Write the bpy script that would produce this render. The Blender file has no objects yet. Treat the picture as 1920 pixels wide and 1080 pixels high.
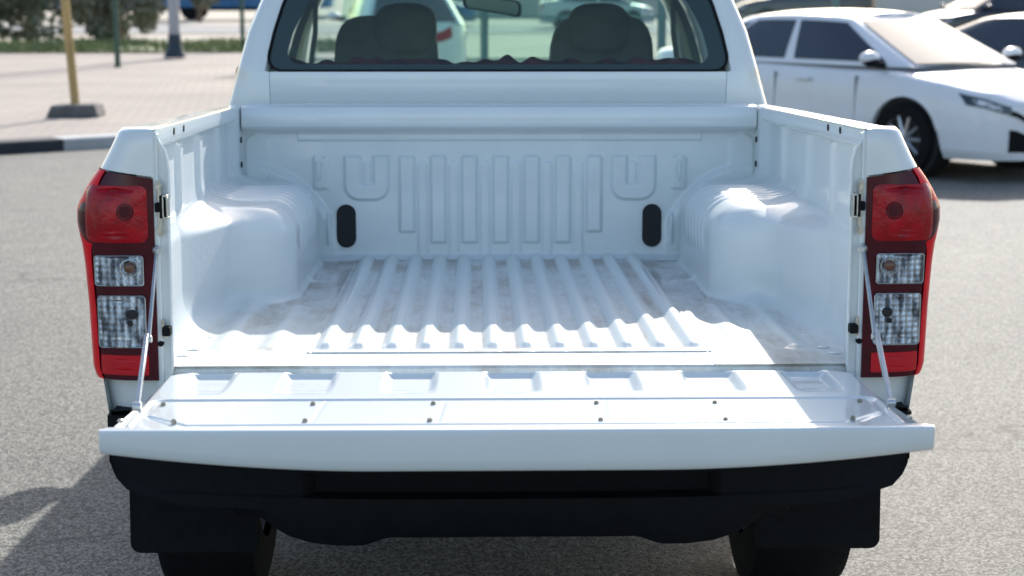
import bpy, bmesh, math, random
import numpy as np
from mathutils import Vector, Matrix
from math import radians as R_
random.seed(7); rng = np.random.default_rng(7)
S = bpy.context.scene; COL = S.collection

# ------------------------------------------------------------------ camera
RAKE = R_(1.5)                                   # the empty truck stands nose down
TZ = 0.0189
def tw(p):                                       # truck frame -> world
    x, y, z = p; c, s = math.cos(-RAKE), math.sin(-RAKE)
    return Vector((x, y*c - z*s, y*s + z*c + TZ))
cam_d = bpy.data.cameras.new('camera'); cam = bpy.data.objects.new('camera', cam_d); COL.objects.link(cam)
yaw = math.atan(70/3170); pit = math.atan(474/3170)
fw = Vector((math.sin(yaw)*math.cos(pit), math.cos(yaw)*math.cos(pit), -math.sin(pit)))
rt = Vector((math.cos(yaw), -math.sin(yaw), 0)); up = rt.cross(fw)
M = Matrix.Rotation(-RAKE, 3, 'X') @ Matrix((rt, up, -fw)).transposed()
cam.matrix_world = Matrix.Translation(tw((-.076, -3.5, 1.49))) @ M.to_4x4()
cam_d.sensor_width = 36; cam_d.lens = 36*3170/1920
cam_d.clip_start = .1; cam_d.clip_end = 2000
cam_d.dof.use_dof = True; cam_d.dof.focus_distance = 3.9
cam_d.dof.aperture_fstop = cam_d.lens/1000/.0138
S.camera = cam

# ------------------------------------------------------------------ light
SUN = Vector((.44, 1.70, 1.0)).normalized()
el = math.asin(SUN.z); az = math.atan2(SUN.x, SUN.y)
w = bpy.data.worlds.new('World'); S.world = w; w.use_nodes = True
nt = w.node_tree; bg = nt.nodes['Background']
sky = nt.nodes.new('ShaderNodeTexSky'); sky.sky_type = 'NISHITA'; sky.sun_disc = False
sky.sun_elevation = el; sky.sun_rotation = az; sky.air_density = 1.0; sky.dust_density = 1.6; sky.ozone_density = .35
nt.links.new(sky.outputs[0], bg.inputs[0]); bg.inputs[1].default_value = .15
sd = bpy.data.lights.new('sun', 'SUN'); sd.energy = 3.7; sd.angle = R_(.5); sd.color = (1, .965, .91)
so = bpy.data.objects.new('sun', sd); COL.objects.link(so)
so.rotation_euler = SUN.to_track_quat('Z', 'Y').to_euler(); so.location = (5, 10, 20)
S.view_settings.view_transform = 'Standard'; S.view_settings.look = 'None'
S.view_settings.exposure = .74; S.view_settings.gamma = 1
S.cycles.max_bounces = 12; S.cycles.transparent_max_bounces = 16

# ------------------------------------------------------------------ materials
MATS = {}
def mat(name, col, rough=.5, metal=0, coat=0, var=0, vscale=8, bump=0, bscale=200, spec=.5, emit=None, stretch=None):
    m = bpy.data.materials.new(name); m.use_nodes = True; n = m.node_tree.nodes; l = m.node_tree.links
    p = n['Principled BSDF']
    p.inputs['Base Color'].default_value = (*col, 1); p.inputs['Roughness'].default_value = rough
    p.inputs['Metallic'].default_value = metal; p.inputs['Coat Weight'].default_value = coat
    p.inputs['Coat Roughness'].default_value = .06; p.inputs['Specular IOR Level'].default_value = spec
    tc = n.new('ShaderNodeTexCoord'); co = tc.outputs['Object']
    if stretch:
        mp = n.new('ShaderNodeMapping'); mp.inputs['Scale'].default_value = stretch
        l.new(co, mp.inputs[0]); co = mp.outputs[0]
    if var:
        t = n.new('ShaderNodeTexNoise'); t.inputs['Scale'].default_value = vscale; t.inputs['Detail'].default_value = 6
        l.new(co, t.inputs['Vector'])
        r = n.new('ShaderNodeValToRGB')
        r.color_ramp.elements[0].position = .3; r.color_ramp.elements[1].position = .7
        r.color_ramp.elements[0].color = (*[c*(1-var) for c in col], 1)
        r.color_ramp.elements[1].color = (*[min(1, c*(1+var)) for c in col], 1)
        l.new(t.outputs[0], r.inputs[0]); l.new(r.outputs[0], p.inputs['Base Color'])
    if bump:
        t = n.new('ShaderNodeTexNoise'); t.inputs['Scale'].default_value = bscale; t.inputs['Detail'].default_value = 3
        l.new(co, t.inputs['Vector'])
        b = n.new('ShaderNodeBump'); b.inputs['Strength'].default_value = bump; b.inputs['Distance'].default_value = .004
        l.new(t.outputs[0], b.inputs['Height']); l.new(b.outputs[0], p.inputs['Normal'])
    MATS[name] = m; return m
paint = mat('white_paint', (.735, .775, .77), .3, coat=.8, var=.02, vscale=5, bump=.10, bscale=16)
paint_in = mat('white_bed_paint', (.73, .785, .785), .33, coat=.7, var=.035, vscale=9, bump=.12, bscale=40)
plastic = mat('black_plastic', (.004, .005, .007), .7, spec=.18, var=.2, vscale=30, bump=.15, bscale=500)
rubber = mat('rubber', (.006, .0065, .0075), .8, spec=.2, var=.25, vscale=30, bump=.3, bscale=120)
steel = mat('zinc_steel', (.55, .53, .47), .38, metal=.9, var=.2, vscale=90)
bolt_m = mat('bolt_steel', (.25, .24, .21), .4, metal=.8)
bright = mat('bright_steel', (.50, .53, .54), .35, metal=.85, var=.1, vscale=60)
dark = mat('dark_void', (.012, .012, .014), .7)
red_house = mat('dark_red_lens', (.060, .0, .008), .22, coat=.15, spec=.3, var=.25, vscale=25)
red_lens = mat('red_lens', (.34, .0, .008), .25, coat=.15, spec=.3, var=.30, vscale=35, bump=.35, bscale=110)
red_rim = mat('red_rim_lens', (.80, .0, .012), .3, coat=.0, spec=.2, var=.15, vscale=20)  # lens rim, red raised to stand for sunlight shining through it
red_ref = mat('red_reflector', (.60, .0, .010), .25, coat=.2, spec=.3, bump=.5, bscale=400)
orange = mat('orange_bulb', (.13, .055, .03), .3, coat=.4)
seatm = mat('grey_fabric', (.27, .265, .24), .85, var=.1, vscale=12, bump=.3, bscale=300)
trimm = mat('grey_trim', (.30, .30, .28), .75, var=.06, vscale=8)
reflm = mat('dark_red_reflection', (.11, .022, .028), .8, var=.95, vscale=11, bump=.6, bscale=40)  # colour of the reflections low in the rear window, put on a strip
frit = mat('black_glass_border', (.013, .012, .015), .08, coat=.6)
concrete = mat('dark_concrete', (.13, .125, .12), .85, var=.25, vscale=9, bump=.4, bscale=60)
yel = mat('faded_yellow_paint', (.46, .31, .12), .6, var=.25, vscale=6, stretch=(1, 1, .3))
green = mat('dark_green_paint', (.035, .085, .06), .5, var=.15, vscale=8)
lampm = mat('grey_galvanised', (.36, .36, .37), .5, var=.1, vscale=5)
car_white = mat('car_white_paint', (.76, .77, .79), .3, coat=.6, var=.02)
car_dark = mat('car_dark_paint', (.02, .025, .035), .3, coat=.6, var=.1)
car_silver = mat('car_silver_paint', (.62, .63, .64), .3, coat=.6, var=.05)
car_blue = mat('blue_paint', (.035, .15, .33), .5, var=.15, vscale=3)
tint = mat('tinted_glass', (.012, .020, .034), .10, coat=.5, spec=.6)
sedan_glass = mat('sedan_windscreen', (.05, .075, .072), .07, coat=.7, var=.08, vscale=3)  # plain grey-green windscreen glass of the white sedan, no sunshade behind it
gapm = mat('panel_gap', (.16, .17, .18), .7)
alloy = mat('alloy', (.5, .5, .52), .3, metal=.8, var=.1)
def mix_node(nt, a, b, fac):
    mx = nt.nodes.new('ShaderNodeMix'); mx.data_type = 'RGBA'
    for sck, v in ((mx.inputs[6], a), (mx.inputs[7], b)):
        if isinstance(v, tuple): sck.default_value = (*v, 1)
        else: nt.links.new(v, sck)
    if isinstance(fac, float): mx.inputs[0].default_value = fac
    else: nt.links.new(fac, mx.inputs[0])
    return mx.outputs[2]
def ramp(nt, src, p0, p1, c0=(0, 0, 0), c1=(1, 1, 1)):
    r = nt.nodes.new('ShaderNodeValToRGB'); r.color_ramp.elements[0].position = p0; r.color_ramp.elements[1].position = p1
    r.color_ramp.elements[0].color = (*c0, 1); r.color_ramp.elements[1].color = (*c1, 1)
    nt.links.new(src, r.inputs[0]); return r.outputs[0]
def noise(nt, co, scale, detail=5, rough=.5, mp=None):
    if mp:
        m = nt.nodes.new('ShaderNodeMapping'); m.inputs['Scale'].default_value = mp
        nt.links.new(co, m.inputs[0]); co = m.outputs[0]
    t = nt.nodes.new('ShaderNodeTexNoise'); t.inputs['Scale'].default_value = scale
    t.inputs['Detail'].default_value = detail; t.inputs['Roughness'].default_value = rough
    nt.links.new(co, t.inputs['Vector']); return t.outputs[0]
def math_n(nt, op, a, b):
    m = nt.nodes.new('ShaderNodeMath'); m.operation = op
    for i, v in enumerate((a, b)):
        if isinstance(v, (int, float)): m.inputs[i].default_value = v
        else: nt.links.new(v, m.inputs[i])
    return m.outputs[0]
def glass(name, col, rough=.02, thick=.8):
    m = bpy.data.materials.new(name); m.use_nodes = True; nt = m.node_tree; n = nt.nodes; l = nt.links
    n.remove(n['Principled BSDF']); out = n['Material Output']
    t = n.new('ShaderNodeBsdfTransparent'); t.inputs[0].default_value = (*col, 1)
    g = n.new('ShaderNodeBsdfGlossy'); g.inputs['Roughness'].default_value = rough
    lw = n.new('ShaderNodeLayerWeight'); lw.inputs[0].default_value = .5
    fac = math_n(nt, 'ADD', math_n(nt, 'MULTIPLY', math_n(nt, 'POWER', lw.outputs['Facing'], 4.0), .8), .022)
    mx = n.new('ShaderNodeMixShader'); l.new(fac, mx.inputs[0]); l.new(t.outputs[0], mx.inputs[1]); l.new(g.outputs[0], mx.inputs[2])
    l.new(mx.outputs[0], out.inputs[0]); return m
gl_rear = glass('rear_glass', (.80, .90, .87)); gl_front = glass('windscreen_glass', (.84, .95, .90)); gl_side = glass('side_glass', (.30, .38, .42))
gl_lens = glass('clear_lens', (.93, .95, .96))
# dusty bed floor: dirt collects in the valleys and at the front end
def floor_mat():
    m = bpy.data.materials.new('dusty_bed_floor'); m.use_nodes = True; nt = m.node_tree; n = nt.nodes; l = nt.links
    p = n['Principled BSDF']; tc = n.new('ShaderNodeTexCoord'); co = tc.outputs['Object']
    sp = n.new('ShaderNodeSeparateXYZ'); l.new(co, sp.inputs[0])
    low = ramp(nt, math_n(nt, 'MULTIPLY', math_n(nt, 'SUBTRACT', sp.outputs[2], .8025), 80), .12, .55, (1, 1, 1), (0, 0, 0))
    fr = ramp(nt, math_n(nt, 'DIVIDE', sp.outputs[1], 1.75), .80, 1.0)
    a = ramp(nt, noise(nt, co, 7, 6, .6, (1, .45, 1)), .47, .66)
    b = ramp(nt, noise(nt, co, 42, 6, .7, (1, .25, 1)), .42, .72)
    sc_ = ramp(nt, noise(nt, co, 1, 3, .6, (170, 5, 20)), .64, .70)
    d1 = math_n(nt, 'MULTIPLY', math_n(nt, 'ADD', math_n(nt, 'ADD', math_n(nt, 'MULTIPLY', a, .55), math_n(nt, 'MULTIPLY', b, .32)), math_n(nt, 'MULTIPLY', sc_, .35)), low)
    fn = ramp(nt, noise(nt, co, 9, 5, .6, (1, .6, 1)), .40, .56)
    d2 = math_n(nt, 'MULTIPLY', math_n(nt, 'MULTIPLY', fr, fn), math_n(nt, 'MULTIPLY', low, 1.1))
    f = math_n(nt, 'MINIMUM', math_n(nt, 'ADD', math_n(nt, 'ADD', d1, d2), math_n(nt, 'MULTIPLY', low, .10)), .85)
    base = mix_node(nt, (.73, .775, .77), (.38, .32, .25), f)
    l.new(base, p.inputs['Base Color'])
    r = math_n(nt, 'ADD', math_n(nt, 'MULTIPLY', f, .3), .42); l.new(r, p.inputs['Roughness'])
    p.inputs['Coat Weight'].default_value = .45
    bb = n.new('ShaderNodeBump'); bb.inputs['Strength'].default_value = .25; bb.inputs['Distance'].default_value = .003
    l.new(noise(nt, co, 60, 6), bb.inputs['Height']); l.new(bb.outputs[0], p.inputs['Normal'])
    return m
floorm = floor_mat()
def asphalt_mat():
    m = bpy.data.materials.new('asphalt'); m.use_nodes = True; nt = m.node_tree; n = nt.nodes; l = nt.links
    p = n['Principled BSDF']; tc = n.new('ShaderNodeTexCoord'); co = tc.outputs['Object']
    v = n.new('ShaderNodeTexVoronoi'); v.inputs['Scale'].default_value = 130; l.new(co, v.inputs['Vector'])
    s = n.new('ShaderNodeSeparateColor'); l.new(v.outputs['Color'], s.inputs[0])
    st = ramp(nt, s.outputs[0], .0, 1.0, (.050, .048, .042), (.40, .385, .34))
    dk = ramp(nt, v.outputs['Distance'], .3, .8, (1, 1, 1), (.45, .45, .45))
    def mul(a, b):
        q = n.new('ShaderNodeMix'); q.data_type = 'RGBA'; q.blend_type = 'MULTIPLY'; q.inputs[0].default_value = 1
        l.new(a, q.inputs[6]); l.new(b, q.inputs[7]); return q.outputs[2]
    c = mul(st, dk)
    c = mul(c, ramp(nt, noise(nt, co, .35, 6, .65), .3, .7, (.80, .80, .80), (1.10, 1.09, 1.06)))
    c = mul(c, ramp(nt, noise(nt, co, 2.6, 6, .7), .30, .62, (.84, .84, .85), (1.03, 1.03, 1.02)))
    c = mul(c, ramp(nt, noise(nt, co, 1.1, 4, .6), .70, .78, (1, 1, 1), (.62, .61, .60)))      # oil stains
    cr = n.new('ShaderNodeTexVoronoi'); cr.feature = 'DISTANCE_TO_EDGE'; cr.inputs['Scale'].default_value = .22
    wv = n.new('ShaderNodeMix'); wv.data_type = 'VECTOR'; wv.inputs[0].default_value = .12
    nz = n.new('ShaderNodeTexNoise'); nz.inputs['Scale'].default_value = 1.6; nz.inputs['Detail'].default_value = 7; l.new(co, nz.inputs['Vector'])
    va = n.new('ShaderNodeVectorMath'); va.operation = 'MULTIPLY_ADD'; l.new(nz.outputs['Color'], va.inputs[0]); va.inputs[1].default_value = (.9, .9, .9); l.new(co, va.inputs[2])
    l.new(va.outputs[0], cr.inputs['Vector'])
    c = mul(c, ramp(nt, cr.outputs['Distance'], .0008, .0035, (.45, .44, .43), (1, 1, 1)))     # hairline cracks
    l.new(c, p.inputs['Base Color']); p.inputs['Roughness'].default_value = .8
    bb = n.new('ShaderNodeBump'); bb.inputs['Strength'].default_value = .6; bb.inputs['Distance'].default_value = .004
    h = math_n(nt, 'ADD', math_n(nt, 'MULTIPLY', v.outputs['Distance'], -1.0), math_n(nt, 'MULTIPLY', noise(nt, co, 260, 3), .5))
    l.new(h, bb.inputs['Height']); l.new(bb.outputs[0], p.inputs['Normal'])
    return m
asph = asphalt_mat()
def paver_mat():
    m = bpy.data.materials.new('brick_pavers'); m.use_nodes = True; nt = m.node_tree; n = nt.nodes; l = nt.links
    p = n['Principled BSDF']; tc = n.new('ShaderNodeTexCoord')
    mp = n.new('ShaderNodeMapping'); mp.inputs['Rotation'].default_value = (0, 0, R_(37)); l.new(tc.outputs['Object'], mp.inputs[0])
    b = n.new('ShaderNodeTexBrick'); b.inputs['Scale'].default_value = 2.5; b.inputs['Mortar Size'].default_value = .02
    b.inputs['Color1'].default_value = (.40, .335, .29, 1); b.inputs['Color2'].default_value = (.345, .30, .27, 1); b.inputs['Mortar'].default_value = (.22, .20, .18, 1)
    l.new(mp.outputs[0], b.inputs[0])
    big = ramp(nt, noise(nt, tc.outputs['Object'], .35, 5, .6), .35, .65, (.86, .85, .84), (1.1, 1.08, 1.05))
    m2 = n.new('ShaderNodeMix'); m2.data_type = 'RGBA'; m2.blend_type = 'MULTIPLY'; m2.inputs[0].default_value = 1
    l.new(b.outputs[0], m2.inputs[6]); l.new(big, m2.inputs[7]); l.new(m2.outputs[2], p.inputs['Base Color'])
    p.inputs['Roughness'].default_value = .9; return m
paver = paver_mat()
sandm = mat('pale_sand', (.45, .40, .325), .95, var=.15, vscale=.3)
roadm = mat('far_asphalt', (.26, .255, .25), .9, var=.08, vscale=.4)
soilm = mat('green_turf', (.17, .19, .09), .95, var=.35, vscale=1.5)
kerbw = mat('kerb_white_paint', (.40, .40, .40), .7, var=.12, vscale=5)
kerbb = mat('kerb_black_paint', (.018, .022, .03), .7, var=.2, vscale=5)
leafm = mat('leaf', (.16, .17, .115), .65, var=.4, vscale=1.2)
leafd = mat('leaf_olive', (.25, .24, .165), .7, var=.4, vscale=1.2)
grassm = mat('grass_blade', (.20, .23, .09), .7, var=.4, vscale=2)
bark = mat('bark', (.12, .09, .06), .9, var=.3, vscale=9)
def lens_back_mat():
    m = bpy.data.materials.new('faceted_reflector'); m.use_nodes = True; nt = m.node_tree; n = nt.nodes; l = nt.links
    p = n['Principled BSDF']; tc = n.new('ShaderNodeTexCoord'); co = tc.outputs['Object']
    sp = n.new('ShaderNodeSeparateXYZ'); l.new(co, sp.inputs[0])
    wx = math_n(nt, 'SINE', math_n(nt, 'MULTIPLY', sp.outputs[0], 420), 0); wz = math_n(nt, 'SINE', math_n(nt, 'MULTIPLY', sp.outputs[2], 520), 0)
    h = math_n(nt, 'ADD', math_n(nt, 'MULTIPLY', wx, 1.0), math_n(nt, 'MULTIPLY', wz, .25))
    fl_ = math_n(nt, 'ADD', math_n(nt, 'MULTIPLY', noise(nt, co, 55, 3, .5, (1, 1, .45)), .9), math_n(nt, 'ADD', math_n(nt, 'MULTIPLY', wx, .045), math_n(nt, 'MULTIPLY', wz, .008)))
    c = ramp(nt, fl_, .33, .56, (.12, .13, .16), (.92, .95, 1.0))
    l.new(c, p.inputs['Base Color']); p.inputs['Metallic'].default_value = .45; p.inputs['Roughness'].default_value = .25
    b = n.new('ShaderNodeBump'); b.inputs['Strength'].default_value = .9; b.inputs['Distance'].default_value = .003
    l.new(h, b.inputs['Height']); l.new(b.outputs[0], p.inputs['Normal']); return m
facet = lens_back_mat()

# ------------------------------------------------------------------ mesh helpers
def link(o, parent=None, label=None, cat=None, group=None, kind=None):
    if o.name not in COL.objects: COL.objects.link(o)
    if parent: o.parent = parent
    for k, v in (('label', label), ('category', cat), ('group', group), ('kind', kind)):
        if v: o[k] = v
    return o
def mk(name, V, F, m, parent=None, smooth=True, ang=40, bevel=0, **kw):
    me = bpy.data.meshes.new(name); me.from_pydata([tuple(map(float, v)) for v in V], [], [tuple(map(int, f)) for f in F]); me.validate()
    bm = bmesh.new(); bm.from_mesh(me); bmesh.ops.recalc_face_normals(bm, faces=bm.faces) if kw.pop('recalc', True) else None
    bm.to_mesh(me); bm.free()
    for mm in (m if isinstance(m, (list, tuple)) else [m]): me.materials.append(mm)
    o = bpy.data.objects.new(name, me)
    if smooth:
        me.polygons.foreach_set('use_smooth', [True]*len(me.polygons)); me.set_sharp_from_angle(angle=R_(ang))
    if bevel:
        b = o.modifiers.new('bevel', 'BEVEL'); b.width = bevel; b.segments = 2; b.limit_method = 'ANGLE'; b.angle_limit = R_(35)
    return link(o, parent, **kw)
def empty(name, loc=(0, 0, 0), rot=(0, 0, 0), **kw):
    o = bpy.data.objects.new(name, None); o.location = loc; o.rotation_euler = rot; return link(o, **kw)
class MB:
    def __init__(s): s.V = []; s.F = []
    def add(s, V, F):
        n = len(s.V); s.V += [tuple(v) for v in V]; s.F += [tuple(i+n for i in f) for f in F]; return s
    def box(s, x0, x1, y0, y1, z0, z1, rot=None, org=None):
        V = [Vector((x, y, z)) for x in (x0, x1) for y in (y0, y1) for z in (z0, z1)]
        if rot is not None:
            o = Vector(org or ((x0+x1)/2, (y0+y1)/2, (z0+z1)/2)); V = [rot @ (v-o)+o for v in V]
        return s.add(V, [(0, 1, 3, 2), (4, 6, 7, 5), (0, 4, 5, 1), (2, 3, 7, 6), (0, 2, 6, 4), (1, 5, 7, 3)])
    def prism(s, poly, f0, f1):                      # poly list of 2D, f maps (a,b)->3D for both ends
        n = len(poly); V = [f0(*p) for p in poly]+[f1(*p) for p in poly]
        return s.add(V, [tuple(range(n)), tuple(range(2*n-1, n-1, -1))]+[(i, (i+1) % n, n+(i+1) % n, n+i) for i in range(n)])
    def tube(s, pts, r, n=12, cap=True):
        pts = [Vector(p) for p in pts]; rs = r if isinstance(r, (list, tuple)) else [r]*len(pts); V = []; F = []
        for i, p in enumerate(pts):
            d = (pts[min(i+1, len(pts)-1)]-pts[max(i-1, 0)]).normalized()
            a = d.orthogonal().normalized() if i == 0 else (a - a.dot(d)*d).normalized(); b = d.cross(a)
            for k in range(n):
                t = 2*math.pi*k/n; V.append(p+rs[i]*(math.cos(t)*a+math.sin(t)*b))
        for i in range(len(pts)-1):
            for k in range(n): F.append((i*n+k, i*n+(k+1) % n, (i+1)*n+(k+1) % n, (i+1)*n+k))
        if cap: F += [tuple(range(n))[::-1], tuple((len(pts)-1)*n+k for k in range(n))]
        return s.add(V, F)
    def sphere(s, c, r, n=12, sc=(1, 1, 1)):
        V = []; F = []
        for i in range(n+1):
            th = math.pi*i/n
            for k in range(2*n):
                ph = math.pi*k/n; V.append((c[0]+r*sc[0]*math.sin(th)*math.cos(ph), c[1]+r*sc[1]*math.sin(th)*math.sin(ph), c[2]+r*sc[2]*math.cos(th)))
        for i in range(n):
            for k in range(2*n): F.append((i*2*n+k, i*2*n+(k+1) % (2*n), (i+1)*2*n+(k+1) % (2*n), (i+1)*2*n+k))
        return s.add(V, F)
    def mirror(s): s.V = [(-v[0], v[1], v[2]) for v in s.V]; return s
    def build(s, name, m, parent=None, **kw): return mk(name, s.V, s.F, m, parent, **kw)
def grid_faces(nu, nv, off=0):
    a = np.arange(nu*nv).reshape(nu, nv)+off
    return np.stack([a[:-1, :-1], a[1:, :-1], a[1:, 1:], a[:-1, 1:]], -1).reshape(-1, 4).tolist()
def gridmesh(name, P, m, parent=None, thick=None, **kw):     # P (nu,nv,3)
    nu, nv = P.shape[:2]; V = P.reshape(-1, 3).tolist(); F = grid_faces(nu, nv)
    if thick is not None:
        n = nu*nv; V += (P+np.array(thick)).reshape(-1, 3).tolist(); F += [f[::-1] for f in grid_faces(nu, nv, n)]
        a = np.arange(n).reshape(nu, nv)
        ring = list(a[:, 0])+list(a[-1, 1:])+list(a[:-1, -1][::-1])+list(a[0, 1:-1][::-1])
        for i in range(len(ring)):
            j = (i+1) % len(ring); F.append((ring[j], ring[i], ring[i]+n, ring[j]+n))
    return mk(name, V, F, m, parent, **kw)
def sst(x, a, b):
    t = np.clip((x-a)/(b-a), 0, 1); return t*t*(3-2*t)
def rbox(x, z, x0, x1, z0, z1, r):                # signed distance of a rounded rectangle
    cx, cz, hx, hz = (x0+x1)/2, (z0+z1)/2, (x1-x0)/2, (z1-z0)/2
    r = min(r, hx, hz); qx = np.abs(x-cx)-hx+r; qz = np.abs(z-cz)-hz+r
    return np.hypot(np.maximum(qx, 0), np.maximum(qz, 0))+np.minimum(np.maximum(qx, qz), 0)-r
def rrpoly(x0, x1, z0, z1, r, n=6):
    P = []
    for cx, cz, a0 in ((x1-r, z1-r, 0), (x0+r, z1-r, 90), (x0+r, z0+r, 180), (x1-r, z0+r, 270)):
        for k in range(n+1):
            t = R_(a0+90*k/n); P.append((cx+r*math.cos(t), cz+r*math.sin(t)))
    return P
def smin(a, b, k):
    h = np.maximum(k-np.abs(a-b), 0)/k; return np.minimum(a, b)-h*h*k/4

# ================================================================== THE PICKUP
truck = empty('pickup_truck', (0, 0, TZ), (-RAKE, 0, 0), label='white double cab pickup truck seen from behind with its tailgate folded down', cat='pickup truck')
F0 = .80
def wallX(y): return .760+.032*y-.026*sst(np.asarray(y, float), 1.52, 1.62)                 # bed inner wall
def railX(y): return .736+.031*y
def railZ(y): return 1.298-.0128*y

# ---- bed: corrugated floor panel
def ridge_h(x, y):
    h = np.zeros_like(x)
    for i in range(12):
        xc = .003+(i-5.5)*.0745
        h = np.maximum(h, .0145*(1-sst(np.abs(x-xc), .004, .0285))*sst(y, .166, .205))
    return h
xs = np.linspace(-.445, .445, 420); ys = np.concatenate([np.linspace(.150, .24, 40), np.linspace(.25, 1.722, 120)])
X, Y = np.meshgrid(xs, ys, indexing='ij'); Z = F0+.003+ridge_h(X, Y)
Z -= .0025*(1-sst(np.abs(np.abs(X)-.436), .0, .004))
Z = np.where((Y < .1515), F0-.002, Z)
gridmesh('bed_floor', np.stack([X, Y, Z], -1), floorm, truck, ang=60)
# rear sill
prof = [(.153, .7995), (.10, .799), (.035, .7985), (.024, .7975), (.017, .792), (.014, .780), (.006, .774), (-.002, .772), (-.004, .70)]
P = np.array([[(x, y, z) for (y, z) in prof] for x in np.linspace(-.715, .715, 12)]); gridmesh('bed_sill', P, floorm, truck, ang=25)
# ---- bed: sides with wheel arches, ray traced on a smooth field so that pressings blend
def field(Xa, y, z):
    top = 1-sst(z, 1.232, 1.25)
    # pressed vertical ribs of the upper wall
    disp = np.zeros_like(Xa)
    for yc, hw in ((.50, .035), (.86, .045), (1.28, .045)):
        disp = np.maximum(disp, .011*(1-sst(np.abs(y-yc), hw*.6, hw*1.25)))
    disp = disp*sst(z, 1.06, 1.10)*top + (.040*np.clip((y-.43)/.15, 0, 1)+.055*np.clip((y-.58)/.22, 0, 1))*(1-sst(z, 1.015, 1.075))*(1-.5*(1-sst(z, .80, .9)))
    low = .012*(1-sst(z, 1.02, 1.07))*sst(y, .02, .10)
    dw = (wallX(y)-Xa) - disp - low
    fl = np.zeros_like(Xa)
    for xc in (.528, .640):
        d = rbox(Xa, y, xc-.026, xc+.026, .185, .80, .026); fl = np.maximum(fl, .0085*(1-sst(d, -.026, .012)))
    # spot weld dimples / raised pips and a cross swage
    d = rbox(Xa, y, .47, .56, 1.20, 1.235, .017); fl = np.maximum(fl, .007*(1-sst(d, -.015, .008)))
    df = z-F0-fl
    # rounded wheel arch box, with ridges round it
    rp, r = .165, .085                                   # plan radius, top radius
    qx = (.546-Xa)+rp; qy = np.abs(y-1.26)-.475+rp
    dpl = np.hypot(np.maximum(qx, 0), np.maximum(qy, 0))+np.minimum(np.maximum(qx, qy), 0)-rp
    qa, qb = dpl+r, z-1.052+r
    db = np.hypot(np.maximum(qa, 0), np.maximum(qb, 0))+np.minimum(np.maximum(qa, qb), 0)-r
    rid = np.zeros_like(y)
    for yc in (1.07, 1.14, 1.21, 1.28, 1.35, 1.42): rid = np.maximum(rid, 1-sst(np.abs(y-yc), .006, .022))
    db = db-.006*rid*sst(z, .89, .95)
    t1 = smin(dw, db, .045+.035*(1-sst(y, .95, 1.1)))
    return smin(t1, df, .012+(.022+.065*(1-sst(y, .70, .86)))*sst(y, .08, .38))
ny, nt_ = 300, 330
yy = np.linspace(.012, 1.725, ny); th = np.radians(np.linspace(24, -66, nt_))
YY, TH = np.meshgrid(yy, th, indexing='ij')
ox, oz = .30, 1.10
dx, dz = np.cos(TH), np.sin(TH); t = np.full_like(YY, .05)
for _ in range(130):
    t = np.minimum(t+.7*field(ox+t*dx, YY, oz+t*dz), 1.0)
TX, TZZ = ox+t*dx, np.minimum(oz+t*dz, 1.268)
for s in (-1, 1):
    gridmesh('bed_side_wall', np.stack([s*TX, YY, TZZ], -1), floorm, truck, ang=75)
# raised pips on the outer floor
for s in (-1, 1):
    for (px, py) in ((.70, .20), (.69, .35), (.655, .57), (.70, .50), (.712, .13)):
        MB().sphere((s*px, py, F0+.001), .015, 6, (1, .8, .22)).build('floor_pip', paint_in, truck)
# ---- bed: front wall
xs = np.linspace(-.80, .80, 560); zs = np.linspace(.79, 1.262, 230)
X, Z = np.meshgrid(xs, zs, indexing='ij'); AX = np.abs(X-.003)
def emb(d, b=.0055): return 1-sst(d, -b, b)
H = np.zeros_like(X)
for i in range(7):
    xc = .004+(i-3)*.0965; zb = .887 if i in (0, 6) else .853
    H = np.maximum(H, .0105*emb(rbox(X, Z, xc-.0225, xc+.0225, zb, 1.121, .005)))
for i in range(6):
    xc = .004+(i-2.5)*.0965
    H = np.maximum(H, .0045*emb(rbox(X, Z, xc-.014, xc+.014, .80, 1.104, .012)))
U = np.maximum(rbox(AX, Z, .345, .480, .987, 1.25, .045), -rbox(AX, Z, .391, .431, 1.035, 1.20, .006))
U = np.maximum(U, Z-1.121)
H = np.maximum(H, .0105*emb(U)); H = np.maximum(H, .005*emb(rbox(AX, Z, .400, .422, 1.03, 1.106, .008)))
H = np.maximum(H, .006*emb(rbox(AX, Z, .53, .575, 1.02, 1.118, .006)))
H = np.maximum(H, .006*emb(rbox(AX, Z, .525, .535, .85, .945, .004)))
H = np.maximum(H, .007*emb(rbox(AX, Z, .708, .784, 1.040, 1.192, .036)))
H += .007*sst(Z, 1.166, 1.174)*(AX < .62)+.010*sst(Z, 1.188, 1.2)
H += .010*sst(Z, 1.02, .985)*(AX < .52)*0
# arch echo swage
e = np.hypot(np.maximum(AX-.0, 0)-.80, (Z-.80))
H += .010*(1-sst(e, .285, .315))
H += .03*(1-sst(Z, .798, .825))**2
P = np.stack([X, 1.723-1.05*H, Z], -1)
fw_ = gridmesh('bed_front_wall', P, paint_in, truck, ang=60)
for s in (-1, 1):
    MB().prism(rrpoly(-.0295+s*.474+.0, .0295+s*.474, .838, .972, .0294, 10), lambda a, b: (a, 1.7165, b), lambda a, b: (a, 1.730, b)).build('drain_plug', dark, fw_, ang=30)
    mb = MB().tube([(s*.5555, 1.702, 1.048), (s*.5555, 1.694, 1.06), (s*.5555, 1.694, 1.09), (s*.5555, 1.702, 1.102)], .0045, 8)
    for z in (1.036, 1.112):
        mb.tube([(s*.5555, 1.717, z), (s*.5555, 1.711, z)], .013, 14).tube([(s*.5555, 1.712, z), (s*.5555, 1.706, z)], .006, 8)
    mb.build('tie_down', paint_in, fw_)
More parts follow.
